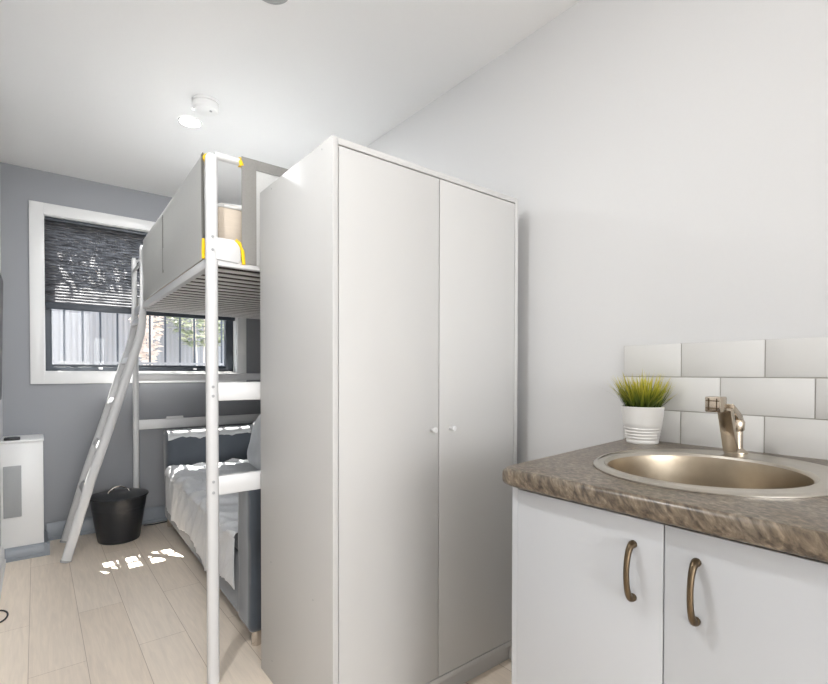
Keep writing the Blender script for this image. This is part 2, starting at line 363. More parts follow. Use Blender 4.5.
# tiled splashback on the right wall: running-bond tiles with bevelled edges and grout bed
ZT, TH, TP, YT0 = 1.190, 0.101, 0.2085, 0.81
SB = bpy.data.objects.new('trim_4', None); COL.objects.link(SB); SB.location = (XR, 0.0, 0.87); SB['kind'] = 'structure'
SB['label'] = 'white glazed brick-bond tile splashback above the worktop'
bm = bm_new(); add_box(bm, XR-0.006, XR, -1.2, YT0, 0.87, ZT-0.001); struct('grout_bed', bm, M['grout'], SB)
bm = bm_new(); g = 0.0013
for row in range(4):
    z1 = ZT-row*TH; z0 = max(z1-TH, 0.872)
    y = 0.633+TP*2 + (TP/2 if row % 2 else 0)
    while y > -1.2:
        a, b = max(y-TP, -1.2), min(y, YT0)
        if b > a+0.01 and z1 > 0.88: add_box(bm, XR-0.0085, XR-0.004, a+g, b-g, z0+g, z1-g, bev=0.0012)
        y -= TP
struct('tiles', bm, M['tile'], SB)

# ------------------------------------------------------------------ boxed ledge at the left
hb = thing('wall_heater_cover', 'white boxed-in ledge with grey square panel and grey skirting in the far left corner', 'heater cover', (-0.06, 3.8, 0))
box_obj('body', M['white_trim'], hb, XL, 0.032, 3.655, YW, 0.0, 0.687, bev=0.003)
box_obj('top_board', M['white_trim'], hb, XL, 0.036, 3.650, YW, 0.687, 0.700, bev=0.003)
o = box_obj('vent_panel', M['vent'], hb, XL+0.012, -0.071, 3.647, 3.656, 0.252, 0.552, bev=0.002); o['label'] = 'grey square panel'
bm = bm_new(); add_prism(bm, [(3.655-a, z) for a, z in skirt(0.075, 0.022)], 'x', XL, 0.060); add_prism(bm, [(0.032+a, z) for a, z in skirt(0.075, 0.022)], 'y', 3.63, YW-0.023)
o = obj('skirting', bm, M['grey_trim'], hb); o['label'] = 'grey skirting round the foot'
gd = thing('small_black_remote', 'small black remote lying on top of the white ledge', 'remote control', (-0.11, 3.70, 0.70))
box_obj('body', M['black'], gd, -0.150, -0.075, 3.675, 3.725, 0.700, 0.716, bev=0.005)
box_obj('button_row', M['dark_frame'], gd, -0.135, -0.09, 3.69, 3.71, 0.7155, 0.718, bev=0.001)

# television on the left wall, nearly edge-on
tv = thing('television', 'black flat television mounted on the left wall, seen edge-on', 'television', (-0.15, 3.1, 0.95))
bm = bm_new(); add_prism(bm, [(XL+0.003, 0.95), (XL+0.014, 0.95), (XL+0.026, 1.61), (XL+0.014, 1.61)], 'y', 2.35, 3.55, bev=0.002); obj('housing', bm, M['black'], tv)
bm = bm_new(); add_prism(bm, [(XL+0.0135, 0.965), (XL+0.0155, 0.965), (XL+0.0265, 1.595), (XL+0.025, 1.595)], 'y', 2.365, 3.535); obj('screen', bm, M['black'], tv)
box_obj('wall_bracket', M['black'], tv, XL+.0005, XL+0.012, 2.8, 3.1, 1.15, 1.45)
bm = bm_new()
pts = [(-0.160+0.032*math.sin(PI*i/14), 2.72+0.13*i/14+0.02*math.sin(i*.9)*0, 0.004) for i in range(15)]
pts = [(-0.158, 2.60, 0.004)]+[( -0.150+0.042*math.sin(PI*i/16), 2.76+0.15*(1-math.cos(PI*i/16))/2, 0.004) for i in range(17)]+[(-0.158, 2.98, 0.004)]
add_tube(bm, pts, 0.0035, n=8); tag(obj('power_cord', bm, M['black']), 'thin black cord curled on the floor by the left wall', 'cord')

# ------------------------------------------------------------------ blind
bl = thing('pleated_blind', 'charcoal pleated blind half lowered over the window', 'blind', (0.66, 3.99, 1.50))
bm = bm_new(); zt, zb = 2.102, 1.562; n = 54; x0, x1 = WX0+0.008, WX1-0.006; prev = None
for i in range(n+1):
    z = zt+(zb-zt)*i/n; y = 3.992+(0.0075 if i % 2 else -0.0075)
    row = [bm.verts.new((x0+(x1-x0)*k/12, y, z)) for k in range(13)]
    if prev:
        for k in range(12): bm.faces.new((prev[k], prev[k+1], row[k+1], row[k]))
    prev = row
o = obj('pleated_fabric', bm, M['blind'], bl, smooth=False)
box_obj('head_rail', M['dark_frame'], bl, x0, x1, 3.975, 4.012, 2.100, 2.119, bev=0.002)
box_obj('bottom_rail', M['black'] if 0 else M['dark_frame'], bl, x0, x1, 3.972, 4.004, 1.520, 1.564, bev=0.006)

# ------------------------------------------------------------------ outdoors
bm = bm_new(); add_box(bm, -4, 6, YO+0.0, 9.5, -0.2, -0.06); struct('ground', bm, M['ground'])
bm = bm_new(); add_box(bm, XJ-0.5, XR+1.5, YO, YO+0.125, 2.42, 2.50); struct('trim_5', bm, M['brick'])
fc = thing('ribbed_fence', 'pale ribbed fence outside the window behind the dark bars', 'fence', (1.0, 5.9, -0.06))
bm = bm_new(); prof = []
for k in range(130):
    x = -2+0.05*k; prof += [(x, 5.885), (x+0.030, 5.885), (x+0.034, 5.887), (x+0.046, 5.887)]
prof += [(4.5, 5.885), (4.5, 5.90), (-2, 5.90)]
add_prism(bm, prof, 'z', -0.06, 2.35); obj('sheet', bm, M['fence'], fc)
box_obj('rail', M['fence'], fc, -2, 4, 5.90, 5.94, 1.05, 1.13); box_obj('rail', M['fence'], fc, -2, 4, 5.90, 5.94, 1.9, 1.98)
pf = thing('picket_railing', 'dark thin upright metal bars outside the window', 'railing', (0.8, 5.0, -0.06))
pk = None
for k in range(-2, 14):
    o = box_obj('picket', M['dark_frame'], pf, 0.19+0.128*k-0.0075, 0.19+0.128*k+0.0075, 4.991, 5.009, 0.0, 2.05, bev=0.002)
box_obj('rail', M['fence'], pf, -0.2, 2.0, 4.975, 4.990, 1.175, 1.195); box_obj('rail', M['dark_frame'], pf, -0.2, 2.0, 4.985, 5.015, 0.08, 0.12)
def shrub(cx, cy, h0, h1, rx, ry, mat, label, nl, seed):
    rnd = random.Random(seed); t = thing('shrub', label, 'shrub', (cx, cy, -0.06), 'shrubs outside the window'); bm = bm_new()
    for i in range(nl):
        a, u, r = rnd.uniform(0, 2*PI), rnd.uniform(0, 1), rnd.uniform(0.3, 1)**0.5
        p = Vector((cx+rx*r*math.cos(a)*math.sin(PI*(0.12+u*0.8)), cy+ry*r*math.sin(a)*math.sin(PI*(0.12+u*0.8)), h0+(h1-h0)*u))
        s = rnd.uniform(0.015, 0.03); rot = Matrix.Rotation(rnd.uniform(0, 6.28), 3, 'Z') @ Matrix.Rotation(rnd.uniform(-1.2, 1.2), 3, 'X')
        bm.faces.new([bm.verts.new(p+rot @ Vector(q)) for q in ((-s*2, 0, 0), (-s*.5, s*.7, 0.004), (s*1.6, 0, 0), (-s*.5, -s*.7, 0.004))])
    obj('foliage', bm, mat, t, recalc=False)
    bm = bm_new()
    for k in range(5):
        a = k*1.3; add_tube(bm, [(cx+.03*math.cos(a), cy+.03*math.sin(a), -0.06), (cx+rx*.3*math.cos(a), cy+ry*.3*math.sin(a), (h0+h1)/2), (cx+rx*.6*math.cos(a), cy+ry*.6*math.sin(a), h1*0.93)], [.010, .006, .003], n=6)
    obj('stem', bm, M['leaf_dry'], t)
shrub(1.42, 5.5, 1.38, 2.3, 0.42, 0.20, M['leaf'], 'leafy green shrub between the bars and the fence outside', 1100, 3)
shrub(0.88, 5.42, 1.20, 2.2, 0.14, 0.2, M['leaf_dry'], 'pinkish tan shrub outside, left of the green one', 700, 4)
# unseen trellis and vine, added overhead to break up the sun
pg = thing('added_sun_trellis', 'unseen timber trellis added outside to break up the sun', 'trellis', (0.2, 4.95, 2.7))
ca, sa = math.cos(0.07), math.sin(0.07)
def rotbox(bm, cx, cy, lx, ly, z0, z1):
    t = bmesh.new(); bmesh.ops.create_cube(t, size=1)
    for v in t.verts:
        x, y = v.co.x*lx, v.co.y*ly; v.co = Vector((cx+x*ca-y*sa, cy+x*sa+y*ca, z0+(v.co.z+.5)*(z1-z0)))
    merge(bm, t)
for k in range(-9, 12):
    bm = bm_new(); d = 0.118*k; rotbox(bm, 0.148+d*ca, 4.85+d*sa, 0.024, 0.36, 2.70, 2.706); obj('lath', bm, M['timber'], pg)
for k in range(0, 3):
    bm = bm_new(); d = 0.105*k; rotbox(bm, 0.30-d*sa, 4.806+d*ca, 2.5, 0.024, 2.706, 2.712); obj('lath', bm, M['timber'], pg)
rnd = random.Random(11); bm = bm_new()  # leaves added out of view to speckle the sun on the blind
for i in range(1500):
    p = Vector((rnd.uniform(-0.6, 1.5), rnd.uniform(4.37, 4.60), rnd.uniform(2.68, 2.76))); q = rnd.uniform(0.010, 0.024)
    rot = Matrix.Rotation(rnd.uniform(0, 6.28), 3, 'Z') @ Matrix.Rotation(rnd.uniform(-.7, .7), 3, 'X')
    bm.faces.new([bm.verts.new(p+rot @ Vector(w)) for w in ((-q*1.6, 0, 0), (-q*.3, q*.7, 0.003), (q*1.6, 0, 0), (-q*.3, -q*.7, 0.003))])
vn = thing('added_dapple_vine', 'unseen leafy vine added overhead outside to dapple the sun on the blind', 'vine', (0.45, 4.5, 2.68)); obj('foliage', bm, M['leaf'], vn, recalc=False)
bm = bm_new(); add_tube(bm, [(-0.6+0.14*k, 4.45+0.05*math.sin(k*1.1), 2.70) for k in range(16)], 0.008, n=6); obj('stem', bm, M['timber'], vn)

# ------------------------------------------------------------------ wardrobe
wx, wy, WW, WD, WH = 0.652, 1.198, 0.79, 0.55, 1.76
t = 0.018
wr = thing('wardrobe', 'tall white two-door wardrobe standing in the middle of the room', 'wardrobe', (wx+WW/2, wy+WD/2, 0))
sl = box_obj('side_panel', M['laminate'], wr, wx, wx+t, wy, wy+WD, 0, WH, bev=0.0012)
box_obj('side_panel', M['laminate'], wr, wx+WW-t, wx+WW, wy, wy+WD, 0, WH, bev=0.0012)
box_obj('top_panel', M['laminate'], wr, wx+t, wx+WW-t, wy, wy+WD, WH-0.020, WH-0.0015, bev=0.0012)
box_obj('bottom_panel', M['laminate'], wr, wx+t, wx+WW-t, wy+0.0, wy+WD-.006, 0.066, 0.084, bev=0.001)
box_obj('back_panel', M['laminate'], wr, wx+t, wx+WW-t, wy+WD-0.006, wy+WD-0.001, 0.02, WH-0.02)
box_obj('plinth', M['laminate'], wr, wx+t, wx+WW-t, wy+0.022, wy+0.038, 0.0, 0.066)
DZ0, DZ1 = 0.087, WH-0.0235; mid = 1.047
for a, b, kx, nm in ((wx+t+0.002, mid-0.0015, mid-0.034, 'l'), (mid+0.0015, wx+WW-t-0.002, mid+0.048, 'r')):
    dr = box_obj('door', M['laminate'], wr, a, b, wy+0.001, wy+0.017, DZ0, DZ1, bev=0.0012)
    bm = bm_new(); tt = bmesh.new(); add_lathe(tt, [(0.0045, 0), (0.0045, 0.014), (0.009, 0.018), (0.0095, 0.023), (0.007, 0.026)], (0, 0, 0), n=20, close_top=True)
    merge(bm, tt, Matrix.Translation((kx, wy+0.001, 0.915)) @ Matrix.Rotation(PI/2, 4, 'X')); obj('knob', bm, M['bed_metal'], dr)
for y, z in ((1.26, 1.742), (1.637, 1.742), (1.321, 0.415), (1.643, 0.077), (1.65, 0.428)):
    bm = bm_new(); tt = bmesh.new(); add_lathe(tt, [(0.0028, 0), (0.0028, 0.0006)], (0, 0, 0), n=12, close_top=True)
    merge(bm, tt, Matrix.Translation((wx, y, z)) @ Matrix.Rotation(-PI/2, 4, 'Y')); obj('screw_hole_cap', bm, M['vent'], sl)

# ------------------------------------------------------------------ sink cabinet, worktop, sink, faucet
CX0, CY1 = 0.826, 0.702; CZ = 0.852
cb = thing('sink_cabinet', 'white laminate cabinet with bowed handles under the brown worktop', 'cabinet', (1.15, 0.38, 0))
box_obj('side_panel', M['cab_white'], cb, CX0+0.003, XR-0.012, CY1-0.016, CY1, 0.0, CZ, bev=0.001)
box_obj('side_panel', M['cab_white'], cb, CX0+0.02, XR-0.012, 0.045, 0.061, 0.0, CZ, bev=0.001)
box_obj('side_panel', M['cab_white'], cb, CX0+0.02, XR-0.012, -0.60, -0.584, 0.0, CZ, bev=0.001)
box_obj('bottom_panel', M['cab_white'], cb, CX0+0.02, XR-0.012, -0.584, CY1-0.016, 0.10, 0.116)
box_obj('plinth', M['cab_white'], cb, CX0+0.06, CX0+0.075, -0.584, CY1-0.016, 0.0, 0.10)
box_obj('top_rail', M['edge_brown'], cb, CX0+0.021, CX0+0.037, -0.584, CY1-0.016, 0.79, CZ)
box_obj('back_panel', M['cab_white'], cb, XR-0.014, XR-0.011, -0.584, CY1-0.016, 0.1, CZ)
seams = [0.6855, 0.3725, 0.0595, -0.2535, -0.5665]
hand = {0: 0.425, 1: 0.3215, 2: -0.20, 3: -0.305}
for i in range(4):
    y1, y0 = seams[i]-0.001, seams[i+1]+0.001
    dr = box_obj('door', M['cab_white'], cb, CX0, CX0+0.018, y0, y1, 0.105, 0.846, bev=0.0012)
    if i in hand:
        hy = hand[i]; zc = 0.752; pts = []; rs = []
        for k in range(17):
            u = k/16; pts.append((CX0-0.005-0.019*math.sin(PI*u)**1.0, hy, zc+0.047*math.cos(PI*u)*1.0)); rs.append(0.0048+0.0016*abs(1-2*u)**2)
        bm = bm_new(); add_tube(bm, pts, [r*1.1 for r in rs], rs, n=12, up=(0, 1, 0))
        for s in (1, -1):
            tt = bmesh.new(); add_lathe(tt, [(0.0070, 0), (0.0072, 0.003), (0.0066, 0.007), (0.003, 0.011)], (0, 0, 0), n=16, close_top=True)
            merge(bm, tt, Matrix.Translation((CX0, hy, zc+0.047*s)) @ Matrix.Rotation(-PI/2, 4, 'Y'))
        obj('handle', bm, M['antique'], dr)['label'] = 'bowed antique-metal handle'
# worktop with an oval cut-out
SO, SI = (1.160, 0.420, 0.268, 0.236), (1.125, 0.430, 0.200, 0.190)
bm = bm_new()
outer = [(XR-0.009, -0.62), (XR-0.009, 0.803), (0.835, 0.728), (0.812, 0.716), (0.802, 0.690), (0.80, 0.66), (0.80, -0.62)]
inner = [(SO[0]+(SO[2]-0.02)*math.cos(2*PI*k/48), SO[1]+(SO[3]-0.02)*math.sin(2*PI*k/48)) for k in range(48)]
ed = []
for loop in (outer, inner):
    vs = [bm.verts.new((x, y, 0.892)) for x, y in loop]
    for i in range(len(vs)): ed.append(bm.edges.new((vs[i], vs[(i+1) % len(vs)])))
ov = set(bm.verts[:len(outer)])
bmesh.ops.triangle_fill(bm, edges=ed, use_beauty=True)
top = bm.faces[:]
r = bmesh.ops.extrude_face_region(bm, geom=top)
dn = [v for v in r['geom'] if isinstance(v, bmesh.types.BMVert)]
for v in dn: v.co.z = 0.853
bmesh.ops.recalc_face_normals(bm, faces=bm.faces[:])
def on_out(v):
    return min(abs(v.co.x-0.80), 1) < 0.04 or (v.co.y > 0.70)
be = [e for e in bm.edges if len(e.link_faces) == 2 and e.calc_face_angle(0) > 0.5 and all(on_out(v) for v in e.verts) and abs(e.verts[0].co.z-e.verts[1].co.z) < 1e-4]
bmesh.ops.bevel(bm, geom=be, offset=0.014, segments=5, affect='EDGES', profile=0.5)
tag(obj('worktop', bm, M['worktop']), 'brown-grey streaked stone-look worktop with rounded edge', 'worktop')
bm = bm_new()
bm2 = bm_new()
def ering(bm, f, sc, z, off=0.0, n=72):
    cx, cy, a, b = [SO[i]+(SI[i]-SO[i])*f for i in range(4)]
    return [bm.verts.new((cx+(a+off)*sc*math.cos(2*PI*k/n), cy+(b+off)*sc*math.sin(2*PI*k/n), z)) for k in range(n)]
def skin(bm, rings, close=False):
    for a, b in zip(rings, rings[1:]):
        for k in range(len(a)): bm.faces.new((a[k], a[(k+1) % len(a)], b[(k+1) % len(a)], b[k]))
    if close: bm.faces.new(rings[-1])
sk = thing('sink', 'round stainless steel sink set into the brown worktop', 'sink', (1.15, 0.433, 0.893))
skin(bm, [ering(bm, 0, 1, 0.8925), ering(bm, 0, 1, 0.8945), ering(bm, 0, 1, 0.8975, -0.004), ering(bm, 0, 1, 0.8985, -0.010), ering(bm, 0.25, 1, 0.8965), ering(bm, 0.85, 1, 0.8965),
          ering(bm, 0.93, 1, 0.8985), ering(bm, 1, 1, 0.8965), ering(bm, 1, 1, 0.891, -0.004)])
obj('rim', bm, M['steel'], sk, recalc=True)
prof = [(1, 0.8915, -0.004), (1, 0.875, -0.007), (1, 0.80, -0.012), (1, 0.768, -0.018), (1, 0.752, -0.030), (1, 0.744, -0.050), (1, 0.741, -0.09), (1, 0.738, -0.150)]
skin(bm2, [ering(bm2, f, 1, z, o_) for f, z, o_ in prof], True)
o = obj('bowl', bm2, M['bowl_steel'], sk)
bm = bm_new(); add_lathe(bm, [(0.040, 0), (0.040, 0.003), (0.034, 0.004), (0.030, 0.001), (0.004, 0.0)], (SI[0], SI[1], 0.7385), close_top=True); obj('drain', bm, M['chrome'], sk)

fx, fy, fz = 1.392, 0.462, 0.897
fa = thing('mixer_tap', 'brushed nickel mixer tap with square spout behind the sink', 'tap', (fx, fy, fz))
bm = bm_new(); add_lathe(bm, [(0.026, 0), (0.026, 0.004), (0.020, 0.009), (0.0155, 0.013), (0.0155, 0.056), (0.0185, 0.060), (0.0195, 0.080), (0.016, 0.086)], (fx+0.014, fy-0.004, fz), n=28, close_top=True); obj('body', bm, M['nickel'], fa)
bm = bm_new(); add_prism(bm, [(fx-0.012, fz+0.004), (fx+0.006, fz+0.004), (fx-0.034, fz+0.120), (fx-0.054, fz+0.112)], 'y', fy-0.015, fy+0.017, bev=0.003); obj('spout_column', bm, M['nickel'], fa)
bm = bm_new(); add_prism(bm, [(fx-0.036, fz+0.128), (fx-0.040, fz+0.112), (fx+0.020, fz+0.072), (fx+0.034, fz+0.084), (fx+0.024, fz+0.098)], 'y', fy-0.016, fy+0.012, bev=0.003); obj('lever', bm, M['nickel'], fa)
bm = bm_new(); add_box(bm, fx-0.092, fx-0.052, fy-0.006, fy+0.030, fz+0.108, fz+0.146, bev=0.003); so = obj('spout', bm, M['nickel'], fa)
bm = bm_new()
for d in (-0.009, 0.009):
    add_box(bm, fx-0.0935, fx-0.0915, fy+0.012+d-0.001, fy+0.012+d+0.001, fz+0.112, fz+0.142)
    add_box(bm, fx-0.0935, fx-0.0915, fy-0.003, fy+0.027, fz+0.127+d-0.001, fz+0.127+d+0.001)
obj('outlet_grille', bm, M['antique'], so)

# potted grass
px, py, pz = 1.432, 0.712, 0.892
pp = thing('potted_grass', 'green artificial grass in a small white ribbed pot at the worktop corner', 'plant', (px, py, pz))
bm = bm_new()
pr = [(0.043, 0.0), (0.0445, 0.002)]
for k in range(5): pr += [(0.0450+k*.0018, 0.008+k*.0090), (0.0438+k*.0018, 0.0105+k*.0090), (0.0442+k*.0018, 0.0125+k*.0090), (0.0456+k*.0018, 0.015+k*.0090)]
pr += [(0.0545, 0.062), (0.0580, 0.103), (0.0588, 0.108), (0.0575, 0.1095), (0.055, 0.108), (0.053, 0.092)]
add_lathe(bm, pr, (px, py, pz), n=48); obj('pot', bm, M['pot'], pp)
bm = bm_new(); add_lathe(bm, [(0.0535, 0.086), (0.053, 0.098), (0.03, 0.103), (0.005, 0.104)], (px, py, pz), n=30, close_top=True); obj('soil', bm, M['soil'], pp)
bm = bm_new(); lay = bm.verts.layers.float.new('tone'); rnd = random.Random(5)
for i in range(330):
    a = rnd.uniform(0, 2*PI); r0 = 0.046*math.sqrt(rnd.random()); lean = rnd.uniform(0.0, 0.25)+r0/0.046*0.30
    if rnd.random() < 0.10: lean += 0.45
    Lh = rnd.uniform(0.065, 0.122)*(1.0 if rnd.random() > .1 else 1.1); a2 = a+rnd.uniform(-.5, .5); w = rnd.uniform(0.0016, 0.0028)
    base = Vector((px+r0*math.cos(a), py+r0*math.sin(a), pz+0.097)); side = Vector((-math.sin(a2), math.cos(a2), 0)); tone = rnd.uniform(-.12, .15)
    prev = None
    for k in range(6):
        u = k/5; out = Lh*(math.sin(lean)*u + 0.25*u*u*lean); up = Lh*(math.cos(lean*0.8)*u-0.16*lean*u*u)
        c = base+Vector((math.cos(a2)*out, math.sin(a2)*out, up)); c.x = min(c.x, XR-0.012-0.002*u)
        ww = w*(1-u**2.2)+0.0001
        r_ = [bm.verts.new(c-side*ww), bm.verts.new(c+side*ww)]
        for v in r_: v[lay] = max(0, min(1, u*1.08+tone))
        if prev: bm.faces.new((prev[0], prev[1], r_[1], r_[0]))
        prev = r_
obj('grass_blades', bm, M['grass'], pp, recalc=False)

# ------------------------------------------------------------------ loft bed
BX0, BX1, BY0, BY1 = 0.552, 1.470, 1.772, 3.87
def skew(o):      # the bed stands a degree and a half out of square with the room and is slightly out of level
    for v in o.data.vertices:
        w = v.co+Vector(root_of(o).location); d = w.y-BY1
        v.co.x += 0.0305*d
        if w.z > 1.3: v.co.z += 0.018*d
bed = thing('loft_bed', 'white metal loft bed with grey fabric guards and yellow corner caps', 'loft bed', ((BX0+BX1)/2, (BY0+BY1)/2, 0))
def post(x, y, top, r=0.0225, ry=None):
    bm = bm_new(); z = [0, 0.004, top-0.02, top-0.010, top-0.003, top]; rr = [r*.93, r, r, r*0.93, r*0.72, r*0.3]
    add_tube(bm, [(x, y, q) for q in z], rr, [q*((ry or r)/r) for q in rr], n=24, up=(0, 1, 0), square=0.8); return obj('post', bm, M['bed_metal'], bed)
ZR = 1.900
p1 = post(BX0, BY0, 1.902, 0.0205); post(BX1, BY0, 1.914); post(BX0, BY1, 1.60, 0.019); post(BX1, BY1, 1.914, 0.020)
for z in (1.565, 1.610, 0.680, 0.718, 1.018, 1.05):
    bm = bm_new(); tt = bmesh.new(); add_lathe(tt, [(0.005, 0), (0.005, 0.0015), (0.003, 0.0025)], (0, 0, 0), n=14, close_top=True)
    merge(bm, tt, Matrix.Translation((BX0-0.002, BY0-0.0222, z)) @ Matrix.Rotation(PI/2, 4, 'X')); obj('bolt', bm, M['vent'], p1)
def bar(name, x0, x1, y, z0, z1, th=0.011, mat='bed_metal'):
    return box_obj(name, M[mat], bed, x0, x1, y-th, y+th, z0, z1, bev=0.004)
bar('crossbar', BX0+.015, BX1-.015, BY0, 1.000, 1.066); bar('crossbar', BX0+.015, BX1-.015, BY0, 0.666, 0.734)
bar('crossbar', BX0+.012, BX1-.012, BY1, 1.042, 1.095); bar('crossbar', BX0+.012, BX1-.012, BY1, 0.697, 0.765)
bar('bracket', 0.744, 0.858, BY1-.012, 0.76, 0.783, 0.003)
bar('end_beam', BX0+.015, BX1-.015, BY1, 1.545, 1.625); bar('end_beam', BX0+.015, BX1-.015, BY0, 1.515, 1.545)
for x in (BX0, BX1):
    bm = bm_new(); add_box(bm, x-0.012, x+0.012, BY0+0.018, BY1-0.018, 1.508, 1.545, bev=0.004); obj('side_beam', bm, M['bed_metal'], bed)
bm = bm_new(); y = BY0+0.05
while y < BY1-0.06:
    add_box(bm, BX0+0.010, BX1-0.010, y, y+0.040, 1.530, 1.535, bev=0.0015); y += 0.102
obj('slatted_base', bm, M['slat'], bed)
bm = bm_new(); add_tube(bm, [(BX0+.01, BY0, ZR), (BX1-.01, BY0, ZR)], 0.014); obj('top_rail', bm, M['bed_metal'], bed)
bm = bm_new(); add_tube(bm, [(BX0, BY0+.01, ZR-.003), (BX0, 3.36, ZR-.003), (BX0, 3.40, ZR-.02), (BX0, 3.415, ZR-.06), (BX0, 3.415, 1.545)], 0.0125); obj('top_rail', bm, M['bed_metal'], bed)
bm = bm_new(); add_tube(bm, [(BX1, BY0+.01, ZR), (BX1, BY1-.01, ZR)], 0.0135); obj('top_rail', bm, M['bed_metal'], bed)
bm = bm_new(); add_tube(bm, [(BX0, BY1, 1.55), (BX0, BY1, ZR-0.03), (BX0+.035, BY1, ZR), (BX1-.01, BY1, ZR)], 0.0135); obj('top_rail', bm, M['bed_metal'], bed)
def sheet_y(x, y0, y1, z0, z1, th=0.0014, nm='guard_fabric', mat='guard', sleeve=True, par=None):
    bm = bm_new(); ny, nz_ = 22, 8; g = []
    for s in (-1, 1):
        g.append([[bm.verts.new((x+s*th+0.003*noise.noise(Vector((y0+(y1-y0)*i/ny*3, j*.7, x*5))), y0+(y1-y0)*i/ny, z0+(z1-z0)*j/nz_)) for j in range(nz_+1)] for i in range(ny+1)])
    for q in g:
        for i in range(ny):
            for j in range(nz_): bm.faces.new((q[i][j], q[i+1][j], q[i+1][j+1], q[i][j+1]))
    for i in range(ny):
        bm.faces.new((g[0][i][0], g[1][i][0], g[1][i+1][0], g[0][i+1][0])); bm.faces.new((g[0][i][nz_], g[1][i][nz_], g[1][i+1][nz_], g[0][i+1][nz_]))
    return obj(nm, bm, M[mat], par or bed)
gs = sheet_y(BX0-0.015, BY0+0.035, 3.33, 1.546, 1.914)
sheet_y(BX0-0.0185, 2.628, 2.642, 1.615, 1.895, nm='seam', mat='hem', par=gs); sheet_y(BX0-0.0185, BY0+0.034, BY0+0.060, 1.546, 1.914, nm='hem', mat='hem', par=gs)
sheet_y(BX1-0.018, BY0+0.03, BY1-0.03, 1.545, 1.914)
def sheet_x(y, x0, x1, z0, z1, th=0.0014, nm='guard_fabric', mat='guard', par=None):
    bm = bm_new(); add_box(bm, x0, x1, y-th, y+th, z0, z1); return obj(nm, bm, M[mat], par or bed)
ge = sheet_x(BY0-0.016, 0.654, BX1-.02, 1.532, 1.914)
sheet_x(BY0-0.0185, 0.652, 0.705, 1.532, 1.915, nm='hem', mat='hem', par=ge); sheet_x(BY0-0.0185, 0.705, BX1-.02, 1.878, 1.915, nm='hem', mat='hem', par=ge)
sheet_x(BY1-0.017, BX0+.06, BX1-.02, 1.56, 1.914)
bm = bm_new(); add_prism(bm, [(BX0+0.01, 1.535), (0.640, 1.530), (0.648, 1.545), (0.646, 1.585), (0.634, 1.606), (0.62, 1.611), (BX0+0.01, 1.611)], 'y', BY0-0.020, BY0-0.008, bev=0.002); obj('corner_plate', bm, M['bed_metal'], bed)
def ycap(pts, r=0.0065):
    bm = bm_new(); add_tube(bm, pts, r, n=10); return obj('corner_cap', bm, M['yellow'], bed)
for q in (ycap([(0.630, BY0-.017, 1.612), (0.645, BY0-.018, 1.600), (0.655, BY0-.018, 1.575), (0.659, BY0-.018, 1.528)]),
          ycap([(BX0-.018, BY0+.034, 1.610), (BX0-.020, BY0+.030, 1.58), (BX0-.020, BY0+.030, 1.540)])): q['label'] = 'yellow plastic corner cap'
bm = bm_new(); add_tube(bm, [(0.648, BY0, ZR), (0.682, BY0, ZR)], 0.0175, n=16); add_tube(bm, [(0.650, BY0-.014, ZR), (0.654, BY0-.016, 1.882)], 0.007, n=10); obj('corner_cap', bm, M['yellow'], bed)['label'] = 'yellow plastic corner cap'
bm = bm_new(); add_tube(bm, [(BX0-.004, BY0+.028, ZR-.004), (BX0-.004, BY0+.060, ZR-.004)], 0.0165, n=16); obj('corner_cap', bm, M['yellow'], bed)['label'] = 'yellow plastic corner cap'
for x in (BX0+0.06, BX1-0.06):
    bm = bm_new(); add_box(bm, x-0.012, x+0.012, BY1-0.016, BY1-0.008, 1.538, 1.548, bev=0.002); obj('corner_cap', bm, M['yellow'], bed)['label'] = 'yellow plastic corner cap'
for o in [o for o in bpy.data.objects if o.type == 'MESH' and root_of(o) == bed]: skew(o)
# ladder
ld = bpy.data.objects.new('ladder', None); COL.objects.link(ld); ld.parent = bed
path = [(0.128, 0.0), (0.253, 0.463), (0.325, 0.694), (0.397, 0.933), (0.470, 1.178), (0.497, 1.26), (0.517, 1.34), (0.527, 1.42), (0.531, 1.50), (0.530, 1.56), (0.530, 1.64), (0.530, 1.88), (0.530, 1.895)]
rx = [0.026, .026, .026, .026, .026, .025, .024, .022, .019, .017, .016, .016, .010]
def at_z(z_):
    i = [k for k in range(len(path)-1) if path[k][1] <= z_ <= path[k+1][1]][0]; a, b = path[i], path[i+1]; return a[0]+(b[0]-a[0])*(z_-a[1])/(b[1]-a[1])
for y, dx in ((3.425, 0.0), (3.835, 0.012)):
    bm = bm_new(); add_tube(bm, [(x+dx, y, z) for x, z in path], [r*.62 for r in rx], rx, n=16, up=(1, 0, 0), square=0.8)
    for z_ in (0.37, 0.64, 0.91, 1.177):
        tt = bmesh.new(); add_lathe(tt, [(0.006, 0), (0.006, 0.002)], (0, 0, 0), n=12, close_top=True)
        merge(bm, tt, Matrix.Translation((at_z(z_)+dx, y-0.0165, z_)) @ Matrix.Rotation(PI/2, 4, 'X'))
    st = obj('stringer', bm, M['bed_metal'], ld); st['label'] = 'white oval ladder upright with a kink at the top'
    bm = bm_new(); add_tube(bm, [(0.127+dx, y, 0.0), (0.131+dx, y, 0.012)], 0.018, 0.028, n=16, up=(1, 0, 0)); obj('foot', bm, M['vent'], ld)
for z_ in (0.37, 0.64, 0.91, 1.177, 1.44):
    x_ = at_z(z_)+.004
    bm = bm_new(); tt = bmesh.new(); add_box(tt, -0.024, 0.024, 3.425, 3.835, -0.009, 0.009, bev=0.006); merge(bm, tt, Matrix.Translation((x_, 0, z_)) @ Matrix.Rotation(-1.1, 4, 'Y')); obj('rung', bm, M['bed_metal'], ld)
bm = bm_new(); add_tube(bm, [(0.534, 3.425, 1.80), (0.538, 3.835, 1.80)], 0.010); obj('rung', bm, M['bed_metal'], ld)

